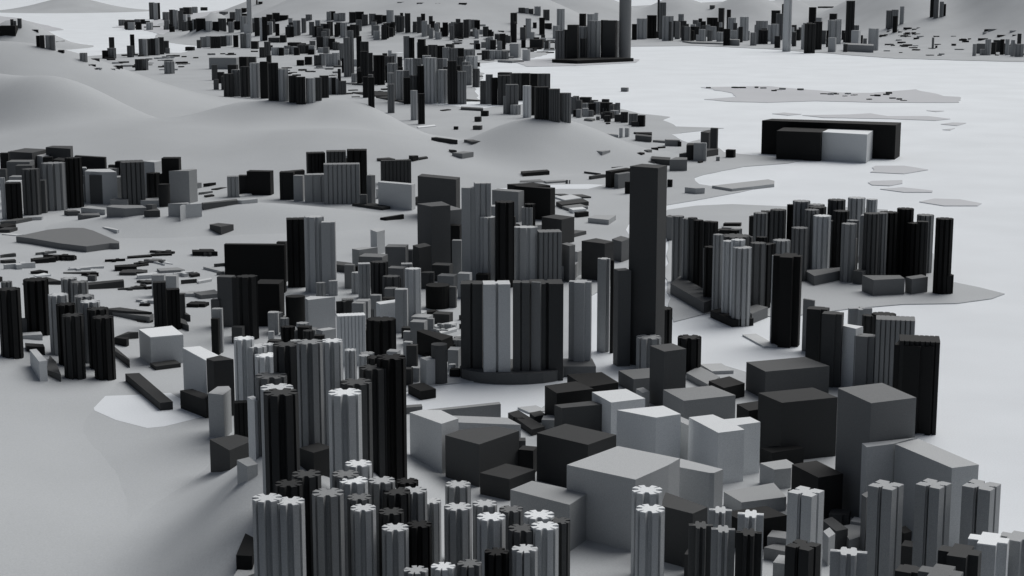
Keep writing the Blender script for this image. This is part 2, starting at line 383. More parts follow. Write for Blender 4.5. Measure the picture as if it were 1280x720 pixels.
CITY = """
A near|in the bottom centre crowd
T 334 622 38 800 star .6
T 362.5 626 37 800 star .6
T 410 615.5 40 780 star .2
T 383 592 37 720 star .065
T 361 604 35 740 star .027
T 448 579 34 690 star .75
T 432 592 34 710 star .15
T 442 600 36 730 star .8
T 477 600 34 720 star .33
T 449 621 31 760 star .12
T 454 634.5 32 780 star .55
T 496 614 35 740 star .04
T 517.5 612.5 33 740 star .36
T 509 601 28 715 star .012
T 489 639 32 770 star .045
T 538 626 27 735 star .5
T 494 659 34 800 star .5
T 614 645.5 36 790 star .78
T 572.5 605 32 705 star .38
T 572.5 633 35 765 star .5
T 606 629 31 750 star .45
T 639 636 30 755 star .12
T 674 643 38 775 star .8
T 699 650.6 28 780 star .08
T 681 657 35 800 star .78
T 652.5 660 35 800 star .09
T 656 685.5 33 835 star .52 1 82
T 621 689 31 835 star .01 1 80
T 587 704 31 850 star .12 1 80
T 554 707.5 31 850 star .75 1 80
T 520 712 31 860 star .3 1 80
T 524 655 32 800 star .01
A column|beside the broad warehouse block in the foreground
T 809 612 39 720 star .75
T 813 635.5 37 790 star .78
A bows|in the row below the pale shed roofs
T 900.6 637 29 735 bow .5
T 938.5 642 33 750 bow .75
T 876 656 30 775 bow .09
T 904 661 30 790 bow .26
T 936 665 33 795 bow .035
T 1004 681 46 830 slot .035
T 1007.5 614 47 735 slot .6
A corner|in the lower right corner
T 1107.5 606 46 745 slot .3
T 1167 604.5 46 745 slot .3
T 1227 606 51 745 slot .3
T 1061 689 46 840 bow .55 .7
T 1200 688 54 830 plus .045
T 1236 673 52 800 plus .85
T 1271 670 42 790 plus .3
T 1176 714 56 860 plus .12
T 1137 711 38 840 step .04
A works|in the warehouse quarter at the lower right
B 690 .37 794.5,599.5 708.5,581 772.5,557.5 850,573 836,581
B 655 .37 887,591 836,581.5 851,573.2 904,586.5 893,591
B 712 .065 866,642 826,632 832,615 884.5,634
B 645 .25 927,628 904.7,614.7 967,603.4 983,621
B 690 .012 930,652 905,640 984,644
B 612 .3 968,587 950,578.8 983,574 992,579.5 989,585
B 655 .018 1023,597 990,580.3 1054,592
B 606 .7 898,541 861,521.5 891,518 905,524 937.5,521 950.6,527.5 921,531.5 930.6,537
B 580 .33 860,531.5 836,520.5 848,519.5 872,529.5
B 592 .75 820,522 771,512.5 829,507 851,517.5
B 534 .19 855,501 829,487 890,482 919.5,494
B 512 .085 830.5,439.5 812.5,432 840,429 858,436
B 550 .7 764,503.2 740,490 782.5,486 806.5,498
B 500 .012 733,484 709,468 752,465 773,478
B 535 .016 696,491.5 681,482 720,476.5 742,486
B 548 .07 702,510 693,506 740,501 753,505.5
B 617 .045 735,556 671,541 707,529.5 770.5,543.5
B 626 .035 637,599 600,591 669,587
B 690 .25 712,631 638,612 665,601 735,616
B 609 .07 599,555.5 556.5,544 575,537 620,532.5 649,538.5
B 594 .58 552,529.8 512,515.5 528,512 551,512.5 573,523
B 525 .2 626,505 533,514.5 533,512 624,502.3
B 547 .3 651,531 573,528 634,522
B 516 .12 528,508 500,510 527,505
B 500 .1 957,464.5 933,452.5 1006,446 1037,457.5
B 578 .035 977.5,503.5 948,491 1047,496.5
B 562 .014 936,513.5 921,505 966,509
B 658 .135 1089,504 1047.5,485 1145.5,497
B 695 .36 1190,585 1119,555 1148,548.5 1223.5,580.8
B 665 .4 1083.5,559 1077.5,554 1144,547 1117,554.6
B 645 .04 1094,572 1086,567 1117,568
B 690 .14 1083,622 1077,618 1090,618
B 688 .08 1045,664 1028,650 1040,646 1060,661
B 690 .2 1062,675 1050,658 1075,653 1083,668
B 708 .35 1036,672 1029,664 1044,667
B 488 .22 884,480 858,466 900,471
B 502 .014 905,485 886,476 931,479
B 468 .4 890,464 875,455 917,463
B 492 .13 792,474 773,463 840,470
B 512 .28 803,491 795,486 812,489
B 516.5 .4 662,515.5 647,509 685,513
B 545 .03 665,537 635,516 648,512.5 681,533
B 530 .05 668,521 662,516 682,518
B 640 .1 1000,622 985,612 1060,610
B 585 .015 965,566 950,560 1005,560
B 705 .15 985,690 955,684 1005,683
B 700 .012 1130,667 1122,660 1140,664
A core|around the skyscraper at the centre
B 459 .06 822.5,210.2 787.5,207.6 802.5,204.6 834,206.6
B 457 .1 773,338.5 767.5,332 782,329 789,337.5
R 747 763 323 438 .33 plus .9
R 763 768 325 440 .012 box .8
R 711 740 351.5 461 .45 plus .8
B 470 .12 745,458 690,458 740,448
T 827 385 27 432 rib9 .012
T 811 421 31 462 star .25
T 862 421 30 465 star .02
R 577 596 234 352 .36 step .8
R 592 614 228 352 .35 teeth3 .9
T 610 271 20 354 rib7 .38
T 631 252 24 358 rib7 .012
R 642 672 283.5 352 .4 rib7 .7
R 671 702 288.5 352 .14 teeth .8
B 342 .1 539,258 521.5,253.5 552,249.5 563,256
B 330 .14 556,263.5 541,259 579,261.5
R 561 577 281 330 .012 box
B 360 .045 524,310 516,306.5 539,307
B 275 .07 570,224.5 522,220 575,221.5
B 276 .01 688,236 643,232.5 694,234.5
B 262 .01 655,233.5 634,230 688,231.5
B 278 .17 648,240 615,237.5 655,238
B 306 .05 702,274.5 677,270 694,266 718,270
B 296 .22 660,283.5 642,277 661,273.5 677,279
B 353 .12 712,307.5 702,303 719,305
B 352 .045 756,304.5 727,300 745,295.5 767,301
B 328 .11 777,302 765,298 788,297
B 345 .3 722,315 718,313 727,311.5
B 281 .3 761,274.8 735,270.5 743,264.5 770,264.5
B 246 .06 706,245 693,235 706,234.5 715,243
B 248 .07 726,246 714,236.5 728,235.5 739,245
B 252 .6 706,250 694,246 727,247
B 261 .04 702,256 695,252 736,252
B 264 .16 711,260.5 701,257 735,258
B 267 .7 716,262.5 711,260 733,261
B 272 .012 722,266 718,265 736,264.5
B 299 .1 708,294.5 688,287 712,283 733,285.5
R 693 703 283 300 .03 box
B 352 .3 695,334 700,328 719,330
A ring|on the round podium left of the skyscraper
P 640 467 131 484 .1
R 576 603 353 470 .055 h .9
R 603 638 353 474 .55 h .8
R 641 662 352 474 .085 h .9
R 662 704 352 471 .05 h .8
R 664 677 352.5 475 .13 box .5
T 590 352 20 455 box .02
A inner|among the small blocks left of the ring
B 318 .4 471,290 463,287 481,287.5
B 354 .28 449,312.5 440,311 452,309 472,309
R 449 484 319 356 .14 box
R 447 463 329 372 .33 teeth3
R 463 485 327 377 .04 rib
R 478 500 345 380 .09 rib7
R 482 510 307 345 .14 box
R 496 507 314 338 .012 box
R 505 517 312 342 .12 box
R 506 526 335.5 408 .55 rib7
R 485 508 334 360 .12 box
R 494 510 361 415 .35 step
R 526 543 340 360 .06 step
R 540 566 330 350 .06 box
T 547 356 30 384 cyl .006
R 547 572 343.5 362 .16 box
R 572 590 341 372 .28 box
R 595 613 342 358 .012 box
R 565 578 300 345 .2 box
R 560 571 358 384 .09 box
R 511 533 389.5 402 .4 box .9
R 514 541 394.5 412 .28 box .9
R 513 534 401 432 .22 box .9
R 533 543 398 415 .2 box
R 541 566 391 404 .04 box
B 412 .5 545,408.5 541,406 571,404
B 420 .55 551,416.5 549,414 571,411
R 502 516 409 422 .03 box
R 504 515 414 430 .3 box
B 455 .006 552,425.5 521,413.5 530,411.5 566,420
R 504 516 427 456 .3 box
R 508 522 431 458 .05 box
R 560 576 435.5 462 .3 box 1.4
T 549 430 20 478 cyl .07
B 482 .3 533,450.5 525,447 545,448.5
B 499 .008 526,489 510,481 545,486
R 500 516 460 480 .03 box
R 513 526 459 476 .3 box
R 561 570 455 468 .45 cyl
R 562 576 461 470 .012 box
R 440 457 378 408 .22 box
R 463 477 368.5 400 .2 step
B 413 .75 475,380.5 470,377.5 501,377
R 445 463 375 405 .24 box .9
R 478 495 372 392 .012 box
R 480 492 360 380 .1 box
R 420 440 376 392 .04 wing
R 420 457 393 455 .75 teeth8 .5
R 458 495 398.5 442 .01 rib
R 374 396 411 424 .15 box
B 430 .35 403,413.5 395,411.5 420,411
B 418 .5 385,375 381,372.5 388,370 419,371
R 357 381 370 406 .012 cyl
R 351 362 395 404 .2 box
R 335 343 414 428 .45 cyl
R 351 369 408 430 .008 rib7
R 335 352 425 440 .03 box
R 272 293 345 407 .1 box
R 290 299 346 420 .04 step
R 295 322 345 423 .02 rib7
R 321 353 352 405 .008 box 1.0
R 357 381 273 358 .012 teeth3
R 380 405 270.5 364 .42 rib7
R 402 419 277 366 .36 step
R 346 358 302 352 .03 box
B 366 .006 355,306.5 280,305.5 282,304 357,304.5
R 264 276 374 408 .1 box
R 265 278 385.5 440 .25 step
R 264 274 398 443 .01 box
R 290 305 408 428 .06 box
B 342 .08 440,333 418,330 440,328
A pair|in the tall crowd left of centre
T 305 422.5 26 545 star .85
T 320 432 27 545 star .5
T 333 443.5 30 548 star .85
T 334 430 18 520 star .5
T 339 469 40 560 star .12
T 346 484 42 640 star .6
T 351 490 44 655 star .045
T 358 430 34 550 star .065
T 387 427 33 570 star .2
T 415 425.5 27 566 star .72
T 402 431 20 560 star .1
T 438 437 15 545 star .55
T 431 490 42 630 star .8
T 445 477 40 600 star .08
T 467 459 36 590 star .05
T 489 446 37 605 star .01
T 470 446 24 560 star .02
T 459 441 18 520 rib7 .2
T 492 438 17 520 box .25
T 455 444 14 540 rib7 .3
R 256 257 450 490 .2 box
B 508 .78 257.5,450.5 228,434.5 250,432.5 274,444.5
B 523 .016 257,500 225,488 240,486 272,497
B 522 .035 267,451.5 258,448 275,444 292,449
B 548 .28 279,493.5 260,491.5 272,483 286,482.5 288.5,486
R 291 310 502 560 .01 teeth3
B 575 .65 318,502 309,496 317,494.5 324,500
B 588 .045 287,563 262,549 295,543 320,549
B 605 .3 309,583 296,575 312,571 322,580
B 714 .01 315,695 295,694 307,666 330,668
B 735 .35 304,722 292,720 297,712 325,714
B 597 .03 392,566 374,560 416,559
A shore|in the tower row at the left edge
T 11 361 28 447 star .02
T 44.5 349 31 418 rib .008
T 8 352 14 395 star .12
T 72.5 368 25 444 star .5
T 86 347.5 20 395 star .3
T 99 352 22 400 star .14
T 105 369.5 25 440 star .2
T 112.5 376.5 25 452 star .5
T 82 380 24 456 star .008
T 90.5 393.5 27 473 star .03
T 122 385.5 27 461 star .025
T 128.5 396 27 474 star .016
R 190 208 352 409 .03 teeth3
R 207 225 361 411 .006 teeth3
R 190 206 343 370 .28 box
R 205 222 344 362 .28 box
R 222 231 367 400 .08 step
B 479 .55 49,452 37,437 45.5,436 58.5,450.5
B 445 .02 56,434 33,432.5 54,430
B 478 .09 76,468 58,462 62,444 70,452
R 25 34 398 416 .09 box
B 426 .35 53,418 26,419.5 51,414.5
B 457 .8 188,421.5 173.5,411.5 215,407 229,418
B 463 .04 194.5,458 187.5,453.5 226,454
B 513.5 .035 200,503.5 156.5,467 174,466 216,502
B 460 .06 162,450.5 143,438 143,433 162,449
B 434 .012 158,424 143,422 161,422
B 424 .045 162,416.5 144,421 160,414.5 173,415
A plain|on the open plain at the left
B 404 .12 187,396 140,390 158,385 192,392
B 398 .05 160,389 128,386 150,384 190,390
B 383 .01 186,379.5 174,380 188,378.5
B 361 .012 182,357.5 175,355.5 183,356
B 402 .07 238,394 225,390 232,388
B 414 .08 236,407 222,402 232,400
B 374 .13 251,369 242,364 268,359 275,366
B 355 .05 228,350 226,350 246,348.5
B 355 .6 248,352 247,349 265,347
B 347 .02 240,343.5 236,341.5 250,342
B 341.5 .22 200,338.5 196,335.5 222,334 231,337
B 349 .6 172,344.5 171,342.5 196,340 196,343
B 352 .5 206,347 204,343 220,341 222,345
B 332 .6 206,330 191,323.5 194,322 204,330
B 330 .65 211,329 201,326 206,324.5 216,330
B 339 .012 144,333.5 143,331.5 170,329.5 171,333
B 334 .012 170,332 170,331 186,330
B 323.5 .01 160,321.5 159,320 188,317.8 190,319.5
B 320.5 .01 189,318 188,317 214,315.5 215,317
B 320 .01 241,314.5 240,312 260,312 272,314.5
B 315 .05 252,312 249,311 268,312
B 343 .3 280,340 254,330 256,329.5 281,336.5
B 336.5 .5 88,335 86,334 130,332.8
B 342.5 .1 80,341 79,340 121,340
B 362 .04 110,356.5 109,353 154,349 155,351
B 357 .04 60,352 35,350 58,346 76,351
R 110 120 344 351 .1 box
T 24 329 36 336 wing .5 .6 12
B 336 .55 28,332 24,331 42,328.5
B 343.5 .01 41,340 38,339 50,337 60,338.5
B 347 .7 46,345 42,344 55,341 64,343
T 54 322.5 30 328 step .01 .5 15
T 74 318.5 40 325 wing .015 .5 -20
T 86 320.5 18 325 plus .02 .6 20
B 330 .05 6,326 0,325 18,323.5 20,325
B 322 .09 4,318 0,319 18,315.2 20,316.5
B 350 .65 20,352 9,350 22,351.5
B 353 .01 0,347 -4,346 3,346
B 288 .012 6,284 -6,282 20,280
B 291 .05 12,287 -4,287 22,284
B 295 .6 20,294 2,292.5 10,291.5 30,293
P2 315.5 .13 108,308 75,304 40,298 20,295.5 60,287 85,284.6 104,284.8 116,288 149,302 149,304 137,304
B 293 .55 146,287.5 128,283.5 133,282.8 149,287
B 294 .07 276,283.5 262,280.3 273,278.3 292,280.2
B 276 .01 483,272 475,272 503,267.5 505,268
B 263 .04 478,259.5 440,254 470,254 488,258
A cap|in the hillside town on the left
R 0 6 222 274 .3 step
R 5 27 228.5 273 .008 teeth3
R 9 27 226 262 .6 box
R 27 49 211 268 .09 rib
R 48 57 225 266 .1 box
R 52 81 203.5 262 .19 rib
R 81 102 197 259 .012 rib
R 101 104 230 255 .5 box
R 0 11 191 230 .02 box
R 11 40 201 230 .13 box
R 11 41 189.5 220 .02 box
R 0 8 211 236 .1 box
R 54 66 196 225 .02 box
B 225 .07 88,186 57,184 66,182 91,182.3
B 225 .08 40,191 10,189.5 61,186.5
B 225 .35 53,195.5 41,193 66,192
B 245 .018 131,197 93,194.8 133,196
B 240 .012 81,201 66,198 88,196
B 255 .45 128,215 106,214 110,211.5 137,211 146,215
B 255 .22 127,223 127,221 157,221
R 104 128 219 252 .12 box
R 114 128 218 253 .42 rib7
R 145 162 201.5 240 .015 box
T 165 201.5 34 256 teeth .09
B 247 .5 193,202.8 180,201 190,199 203,200
R 183 200 216 248 .02 rib7
R 200 206 217 250 .02 box
R 203 225 197 252 .01 box
R 198 212 230 258 .02 cyl
B 254 .22 236,213.5 211,213.8 240,211 246,211.5
B 247 .5 153,241 144,240 157,238.5
B 272 .18 156,260.5 133,258.5 140,256 178,256.5 183,259.5
B 258 .25 176,250.5 170,248.5 198,247 209,251
B 273 .07 186,263.5 180,263 197,258 200,263
B 262 .1 190,256 182,256 196,255
B 274 .45 228,256 225,258 238,253.5 252,253.5
B 272 .3 216,254.5 210,254.5 235,253 238,254.5
B 264 .1 254,254.5 252,253 296,246.5 297,249
B 256 .4 302,250.5 297,250 318,243.5 322,246
B 247 .5 300,245 297,243 315,242
B 274.5 .12 104,269 97,267 124,266 125,269
B 270 .09 85,264.5 80,263 100,264
B 269 .3 131,262 101,259.5 112,257 133,260
B 258 .25 160,256 150,253 165,252
R 139 161 249 258 .2 box
B 238 .2 240,230 235,229 252,226
B 233 .012 262,229 254,230 270,227
B 238 .02 272,236 264,236 284,234
B 243 .12 256,240 248,241 266,238
B 247 .02 258,245 255,244 268,243.5
R 136 146 206 213 .03 box
B 280 .1 20,276 0,277 40,272
B 275 .3 52,271 30,272 54,270
R 283 299 220 246 .22 teeth3
R 298 314 219 242 .02 box
R 309 341 213.5 243 .01 box .5
A mid|on the saddle above the smooth mound
R 350 368 214.5 249 .015 box
B 250 .016 352,215.5 350,214 381,213
R 367 380 219 251 .24 box .7
R 380 412 217.5 252 .24 teeth3 .5
R 382 407 190.5 220 .016 teeth
R 407 433 188.5 225 .07 teeth
R 417 434 198 215 .012 rib
R 432 452 194 210 .7 rib7
R 433 459 187 243 .008 teeth3
R 404 450 204.5 254 .19 teeth8 .4
B 256 .13 464,219.5 458,219 462,217 469,218.5
R 450 459 243 258 .1 box
R 475.5 514 200 230 .055 teeth8 .3
B 263 .45 514.5,231 472.5,227.5 519,229.5
R 470 476 236 248 .4 box
R 519 533 246 256 .06 box
R 491 499 252 256 .02 box
A slope|on the bare hillside
B 202.5 .03 472,199 470,196 483,195.5 494,198.5
B 203 .01 516,195.5 511,189 521,187.5 523,190
B 201 .03 524,198 522,194 535,193.5
B 191 .05 564,187.5 561,186.5 571,188
B 199 .17 578,192 565,191 592,190
B 178 .03 551,173 539,171 545,170 572,176
B 182 .09 590,177 580,173 600,173 603,176
B 161 .01 572,160 568,158.5 573,158
B 221 .01 654,216.5 651,213.5 684,210.8 687,213
B 195.5 .25 753,189.5 741,187.5 750,186.5 763,187.5
B 195 .01 802,191.5 796,191 806,190.5
B 191 .12 810,188 805,187.5 815,187
B 187 .01 816,185 814,184.5 823,184.5
B 185.5 .01 824,183.5 822,183.3 832,183
B 228 .15 650,227 650,225.5 675,224 682,227
B 229.5 .2 683,227.5 680,226 708,226
R 707 710 225 229.5 .08 box
R 711 713 225 229.5 .2 box
B 211 .012 765,209.5 763,208.3 790,204.3 793,205
B 224.5 .06 739,220.5 736,220 750,216.5 757,217
B 217 .05 733,214.5 730,214 751,217
B 235 .01 764,214.5 757,213.5 790,210.5
B 236 .13 773,218 768,217 790,215.5
R 781 789 227 242 .006 box
R 834 841 224.5 233.5 .006 box
B 242.5 .3 870,235.5 856,234 875,234 881,235
B 172 .35 773,168.5 748,160.5 770,160 773,163
R 774 779 160 172 .33 box
R 781 787 160 171 .33 box
B 168 .01 795,166 792,165 815,165 815,167
B 178 .09 814,171 794,169 815,169
B 179 .15 832,176.5 816,174.5 822,174 832,175
B 183 .14 850,175.5 833,175 848,174.5
R 847 852 177 183 .01 box
B 155.5 .01 759,154 757,152.5 763,152.8
B 152 .12 740,149.5 730,147.5 744,147
R 745 750 145.5 150 .12 box
A bay|on the point beyond the skyscraper
B 200 .08 859,192 849,192 886,179 898,181
R 888 898 160 192 .06 box .7
B 190 .07 886,166 876,162.5 896,159.5
R 867 884 178.5 201 .22 step .6
B 200 .035 880,181 858,181.5 881,178
B 213.5 .13 859,199.5 837,200 845,191 859,192.5
B 207 .06 838,200 814,196 838,192
B 205 .1 818,202.5 810,202 825,200.5
R 907 920 187 196.5 .008 box
B 204 .01 875,202 872,201.5 879,201
R 895 900 196 201 .18 step
B 199 .006 1120,156.5 952.5,150.5 965,148.3 1126.5,153
B 201 .01 1026,165.5 971,163.5 988,155 1043,157.5
B 203.5 .8 1084,168 1026,164.8 1045,157.5 1098.5,158.3
A isle|in the dark island cluster at right
T 848 270 15 352 rib7 .14
T 860 273 14 360 rib7 .16
T 873 275 13 366 rib7 .015
T 885 276.5 13 371 rib7 .02
T 892 277 12 374 rib7 .03
T 866 272 12 362 rib7 .06
T 838 271 9 300 box .12
T 898 293 13 392 rib7 .2
T 911 301 15 398 rib7 .45
T 923 299.5 18 402 rib7 .6
T 928 309 24 405 rib .3
T 920 294.5 36 385 rib .09
T 948 303.5 20 390 rib7 .1
T 957 305 16 384 rib7 .02
T 985 319 37 430 plus .008
R 965 969 319 428 .4 box
T 973 262 20 332 rib .08
T 951 266 18 345 rib .14
T 988 255.5 8 330 rib7 .006
T 1002 251 22 322 rib .24
T 1021 255.5 20 325 rib .2
T 1022 258.5 22 330 rib .05
T 1046 249.5 22 326 rib .08
T 1071 247 22 318 rib .4
T 1090 249 14 325 rib .4
T 1052 263.5 20 334 rib .03
T 1028 269.5 22 338 rib .65
T 1000 284.5 21 350 rib .12
T 977 300 22 360 rib .22
T 1090 266.5 20 352 rib .07
T 1102 266 16 350 rib .13
T 1111 265 23 347 rib .008
T 1132 260.5 21 345 rib .008
T 1144 278.5 20 348 rib .006
T 1157 268.5 21 340 rib .14
T 1181 273 22 366 rib .006
T 1015 262 18 335 rib .14
B 357 .12 1018,345 1006,338 1062,333 1066,335
B 370 .12 1092,350 1078,344 1125,344 1131,348
B 368 .12 1140,349 1132,346 1160,346
R 1168 1192 343 366 .01 rib7
B 330 .12 1068,322 1062,315 1075,316
B 356 .1 1078,340 1066,335 1076,326 1084,330
B 392 .1 880,378 838,354 850,345 900,372
B 404 .12 940,392 925,388 960,384
B 408 .012 915,400 888,388 905,384 942,398
B 283.5 .01 925,279.5 904,279.5 906,278 927,278
B 289 .3 925,285 902,284 905,283 926,283
B 293 .02 905,290 892,287 926,286
B 298 .1 838,272 832,270 843,270
B 434 .5 955,433 928,418 945,417 972,432
A east|on the right shore
R 1008 1038 385 470 .035 step
R 1027 1056 391 482 .065 step
B 440 .12 1018,376 1004,370 1019,374
R 1060 1090 385 450 .28 wing
B 487 .72 1070,411 1049,406 1057,404.5 1079,408
R 1068 1098 419 486 .15 step
R 1078 1096 394 460 .03 rib7
R 1090 1120 392 460 .02 rib
R 1094 1145 397.5 490 .15 teeth8 .6
R 1122 1177 423 536 .018 teeth8 .8
R 1118 1172 430 538 .012 step .6
B 446 .04 1013,430 1010,425 1016,428
A hillrow|on the crest of the bare hill
R 279 292 92 121 .05 rib7
R 289 304 87 120 .14 rib7
R 300 313 83 121 .04 rib7
R 312 326 78.5 122 .3 rib7
R 325 335 77 123 .008 box
R 334 348 78.5 126 .02 teeth3
R 346.5 360 86 127 .3 rib7
R 360 371 94.5 128 .03 teeth3
R 369 382 96 130 .02 teeth3
R 382 394 97.5 129 .33 rib7
R 392 402 97 126 .08 teeth3
R 399 411 94.5 122 .03 teeth3
R 408 416 97 118 .2 rib7
R 413 420 97 118 .01 box
R 418 424 98 118 .22 rib7
R 423 433 101 118 .1 teeth3
R 277 290 95 112 .05 box
R 267 273 99 112 .1 box
R 333 339 69 80 .02 box
R 459.5 468 96.5 133 .015 teeth3
R 484 493 91 128 .22 rib7
R 484 493 105 141 .12 teeth3
R 513 522 113 150 .3 rib7
R 522 531 117 155 .01 teeth3
B 160.5 .8 523,159.5 521,158 545,157
R 567 573 158 162 .01 box
R 591 603 157 162 .06 box
A crown|on the crest of the round hill
R 632 648 105.5 142 .12 teeth3
R 600 607 101 130 .09 teeth3
R 607 616 93 130 .14 teeth3
R 614 622 97 131 .008 teeth3
R 622 638 94 131 .06 teeth3
R 622 640 90.5 110 .02 box
R 638 652 91.5 125 .05 teeth3
R 651 663 91.5 125 .01 box
R 661 674 92 122 .008 box
R 673 688 92 125 .09 rib7
R 653.5 664 107 147 .55 rib7
R 664 670 108 144 .01 teeth3
R 668 686 108.5 148 .025 teeth
R 686 700 111 151 .1 teeth
R 700 706 116 150 .04 teeth3
R 701 714 116 153 .14 rib
R 629 636 120 142 .2 rib7
R 638 651 131 143 .3 rib7
R 633 640 130 140 .15 box
A terrace|stepping down behind the round hill
R 714 722 121 142 .15 rib7
R 720 728 125 143 .1 box
R 726 735 129 141 .3 rib7
R 735 745 129 142 .03 teeth3
R 742 752 127 142 .3 rib7
R 750 762 128 143 .02 teeth3
R 758 766 128 140 .03 box
R 763 772 130 138 .04 teeth3
R 716 724 120 128 .03 box
R 724 740 121.5 128 .02 box
R 738 748 125 132 .06 box
R 752 762 124 130 .02 box
R 763 774 138 147 .3 rib7
R 776 785 140 153 .03 teeth3
R 786 797 142 156 .12 teeth3
R 797 807 144 158 .008 box
R 755 768 140 148 .04 box
R 768 778 143 152 .05 box
R 721 745 140 144 .02 box
R 789 800 152 158 .03 box
R 776 786 109.5 114 .15 box
A mass|in the dark town beyond the hill
R 484 497 79 124 .22 rib7
R 495 506 88 126 .33 rib7
R 504 512 88 128 .12 teeth3
R 505 520 73 110 .35 rib
R 516 527 73 110 .14 teeth3
R 504 513 97 130 .01 teeth3
R 512 522 94 128 .1 rib7
R 521 534 82 128 .01 teeth3
R 530 546 72 129 .36 rib
R 545 554 73 126 .14 teeth3
R 547 561 87 129 .32 rib7
R 559 571 76 130 .02 teeth3
R 567 573 88 130 .05 box
R 571 583 89 130 .14 teeth3
R 553 563 59 100 .25 rib7
R 562 573 60 100 .12 teeth3
R 572 580 60 102 .01 teeth3
R 582 597 70 86 .3 rib7
R 504 512 45 74 .15 teeth3
R 509 518 47 74 .01 rib7
R 521 528 53 76 .2 rib7
R 522 532 49 80 .01 box
R 527 536 57 80 .02 box
R 535 547 56 76 .06 rib7
R 546 556 57 74 .01 rib7
R 557 568 55 62 .05 box
R 429 438 47 96 .14 rib7
R 434 442 38 95 .18 rib7
R 445 452 45 88 .01 teeth3
R 450 461 52 96 .05 teeth3
R 450 460 64 104 .03 teeth3
R 460 466 66 96 .03 teeth3
R 466 481 69 106 .006 teeth3
R 480 493 70 98 .1 rib7
R 492 503 71 84 .02 teeth3
R 485 490 63 70 .35 box
R 439 446 92 103 .25 rib7
R 446 452 89 106 .01 rib7
R 453 461 96 122 .015 teeth3
R 453 468 93 101 .1 box
R 424 430 54 76 .14 rib7
R 422 426 86 118 .02 cyl
R 436 442 68 83 .4 rib7
R 442 449 74 83 .35 box
R 395 404 46 62 .03 teeth3
R 403 412 46 62 .2 rib7
R 410 419 48 62 .02 teeth3
R 371 380 75 82 .008 box
R 381 390 71 81 .015 box
R 392 402 69 82 .08 teeth3
R 399 408 67 82 .25 rib7
R 407 416 67 83 .3 rib7
R 415 424 66 83 .35 rib7
R 419 426 75 83 .1 box
B 129.5 .03 510,128 470,121 520,118 600,125
B 121 .02 470,119.5 440,115 500,114 520,119
B 107 .1 455,105 440,104 470,104
B 139 .1 604,136 576,134.5 604,134.5
R 601 611 138.5 145 .01 box
R 593 602 146 152 .03 box
B 139 .01 554,138 550,137 564,136
A portside|around the gateway harbour
B 92 .2 585,90 581,87 600,87
B 97 .1 588,96 587,95 604,94
R 595 600 78 83 .01 box
R 580 594 61.5 74 .2 rib7
R 602 612 63 75 .05 rib7
R 611 620 63 74 .35 rib7
R 619 628 63 74 .3 rib7
R 626 636 64 74 .14 rib7
R 607 613 47 62 .22 rib7
R 624 632 42 62 .02 teeth3
R 613 620 50 62 .02 box
R 637 651 54.5 72 .3 box
R 653 663 62 76 .4 cyl
R 662 681 49 60 .03 box
R 680 688 53 62 .3 rib7
B 78.5 .2 640,76 622,75 655,75
R 640 646 29 53 .02 rib7
R 638 642 16 53 .03 teeth3
R 640 646.5 16 30 .02 box
R 657 664 23 48 .33 rib7
R 674 681 22 44 .012 teeth3
R 666 671 28 35 .01 box
R 650 658 34 50 .09 box
R 662 669 40 50 .33 box
R 681 690 29 36 .02 box
R 691 700 32 48 .3 rib7
R 648 656 9.5 17 .08 rib7
R 656 661 10 17 .25 rib7
R 660 667 11 18 .07 box
R 668 676 8 20 .3 teeth3
R 679 687 12 25 .09 teeth3
R 696 706 11 38 .35 rib7
R 589 597 24.5 36 .18 rib7
A gate|on the black podium across the harbour
B 80 .01 722,75.5 690,74 792,72.5
R 694 706 38 75 .12 teeth3
R 704 712 37 75 .04 teeth3
R 709 724 31 77 .02 box
R 723 736 33 75 .2 rib7
R 725 734 48 76 .05 rib7
R 735 751 26 75.5 .2 rib7
R 751 760 25 74 .006 box
R 753 772 25.5 75 .045 box
R 764 774 26 73 .1 box
T 782 -16 15 75 cyl .13
R 724 733 17 33 .01 box
R 734 743 17.5 34 .4 rib7
R 743 748 16 30 .35 box
A front|on the far waterfront below the mountains
R 790 796 30 50 .01 teeth3
R 796 809 23 49 .33 rib7
R 809 821 19 48 .01 teeth3
R 822 825 -4 40 .03 box
R 824 833 3 49 .12 teeth3
R 828 842 20 51 .25 rib7
R 829 842 27 51 .08 box
R 841 848 26 46 .1 box
R 848 855 17.5 46 .3 rib7
R 848 858 26 47 .06 teeth3
R 857 868 38 51 .01 cyl
R 866 873 25 46 .15 rib7
R 873 878 23 40 .01 box
R 872 882 28 45 .15 rib7
R 881 888 31 46 .25 rib7
R 884 897 22 40 .01 teeth3
R 887 896 33 50 .3 rib7
R 896 899 27 50 .02 box
R 898 906 10 44 .03 box
R 899 903 28 46 .25 box
R 908.5 914 12 40 .012 box
R 904 913 36 57 .008 teeth3
R 910 920 22 48 .4 rib7
R 923 929 33.5 53 .03 box
R 925 936 21 51 .38 rib7
B 57.5 .2 924,50 910,48 925,47
B 50.5 .25 918,51 790,51 826,50
B 56 .2 908,54 865,52 895,51
R 938 946 40.5 57 .2 rib7
R 945 952 26 55 .2 rib7
R 948 960 37.5 55 .02 teeth3
R 951 960 26 40 .25 rib7
R 960 966 31 52 .33 rib7
R 964 976 13 45 .02 box
R 964 974 30 55 .3 rib7
R 970 979 17 50 .12 teeth3
R 968 976 45 60 .02 box
T 985.5 -12 11 64 plus .4
R 977.5 981 5 30 .02 box
R 990 996 40 58 .05 box
R 989 993 34 55 .3 box
R 1002 1006 31 62 .3 rib7
R 1005.5 1020 29.5 66 .02 teeth3
R 1018 1028 27 62 .02 teeth3
R 1011 1021 9 30 .01 box
R 1020 1028 22 30 .25 box
R 1025 1033 38 55 .1 box
R 1033 1036 38 59 .006 box
